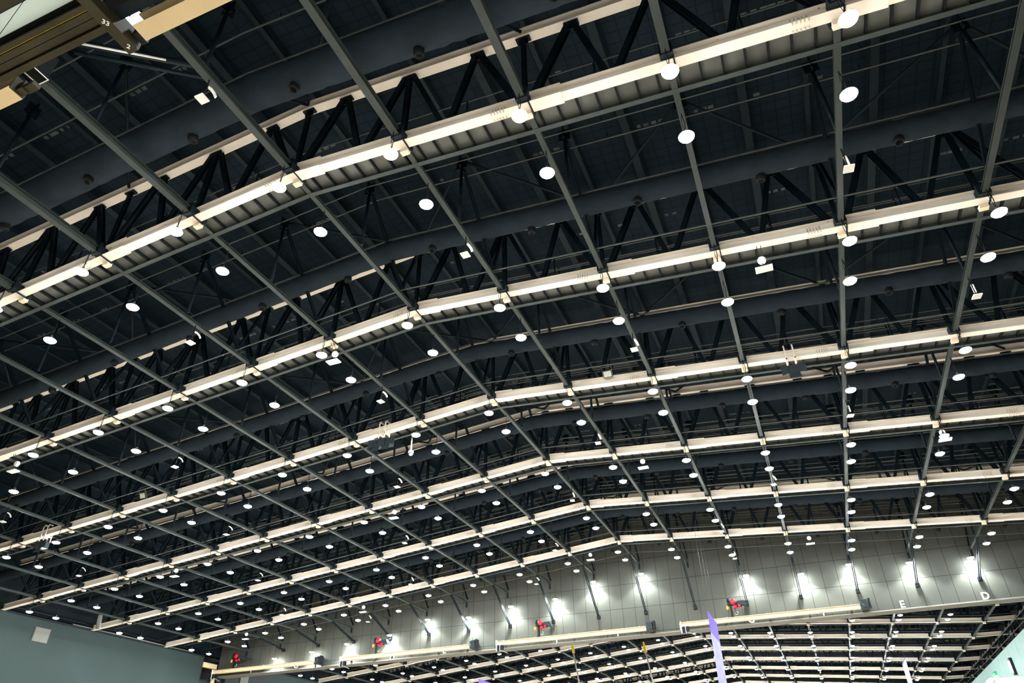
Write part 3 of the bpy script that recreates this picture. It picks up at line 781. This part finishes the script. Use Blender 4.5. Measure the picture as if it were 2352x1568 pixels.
# ------------------------------------------------------------------ banners and poles
def banner(x, y0, y1, z0, z1, lab, cap, m):
    t = thing('hanging_banner', (x, (y0 + y1) / 2, z1), lab, 'banner', 'hanging banners'); d = (y1 - y0) / 2; h = z1 - z0
    MB().box(-.012, .012, -d, d, -cap, 0).build('header', m_purple, t)
    MB().box(-.012, .012, -d, d, -h, -cap).build('cloth', m, t)
    return t, d
t, d = banner(-4.55, 36.6, 39.6, .6 + CZ, 8.02 + CZ, 'tall narrow purple banner hung in front of the crane track', 1.0, m_lilac)
MB().box(-.02, -.012, -.8, .5, -3.2, -1.35).build('yellow_print', mat('banner_yellow', (.75, .72, .1), .7), t)
w = MB()
for yy in (-d + .1, 0, d - .1): w.tube([(0, yy, 0), (0, yy, zc(-4.5) - 8.02 - CZ)], .008, 5)
w.build('wires', m_pipe, t)
t, d = banner(7.2, 75.0, 79, 2 + CZ, 10.9 + CZ, 'pale blue narrow banner hung in the far hall', .12, m_lilac)
w = MB()
for yy in (-d + .1, d - .1): w.tube([(0, yy, 0), (0, yy, .5)], .01, 5)
w.build('wires', m_pipe, t)
t, d = banner(-26.9, 58, 61.2, 3 + CZ, 9.10 + CZ, 'wide purple banner at the lower edge of the far hall', 5.8, m_purple)
MB().bar((.02, -.3, -.75), (.02, .7, -.1), .01, .05).bar((.02, .1, -.35), (.02, .4, -.75), .01, .05).build('white_print', m_whiteb, t)
for (xa, za, xb, zb, lab) in ((-16.55, 9.85, -16.13, 7.0, 'slim pale pole with yellow tip, left one in the far hall'), (-11.22, 9.5, -10.8, 6.6, 'slim pale pole with yellow tip, right one in the far hall')):
    dx = (xb - xa) / (zb - za); x0 = xa - dx * (za + CZ)
    t = thing('tipped_pole', (x0, 52, 0), lab, 'pole', 'yellow tipped poles')
    L_ = za + CZ
    MB().sweep([(0, 0, 0), (dx * (L_ - .45), 0, L_ - .45)], [(.05 * math.cos(2 * PI * k / 8), .05 * math.sin(2 * PI * k / 8)) for k in range(8)], up=(0, 1, 0), smooth=True).build('pole', m_white, t)
    MB().sweep([(dx * (L_ - .45), 0, L_ - .45), (dx * L_, 0, L_)], [(-.09, -.04), (.09, -.04), (.09, .04), (-.09, .04)], up=(0, 1, 0)).sweep([(dx * L_, 0, L_), (dx * (L_ + .25), 0, L_ + .25)], [(-.05, -.03), (.05, -.03), (.05, .03), (-.05, .03)], up=(0, 1, 0)).build('yellow_tip', m_yellow, t)

# ------------------------------------------------------------------ render look
w = bpy.data.worlds.new('world'); SC.world = w; w.use_nodes = True
w.node_tree.nodes['Background'].inputs[0].default_value = (.9, .95, 1, 1); w.node_tree.nodes['Background'].inputs[1].default_value = .02
vs_ = SC.view_settings; vs_.view_transform = 'Standard'; vs_.look = 'None'; vs_.gamma = 1; vs_.exposure = 0.85; vs_.use_curve_mapping = False
cy = SC.cycles
cy.max_bounces = 5; cy.diffuse_bounces = 3; cy.glossy_bounces = 2; cy.transmission_bounces = 1; cy.volume_bounces = 0
cy.sample_clamp_indirect = 6; cy.use_denoising = True; cy.caustics_reflective = False; cy.caustics_refractive = False
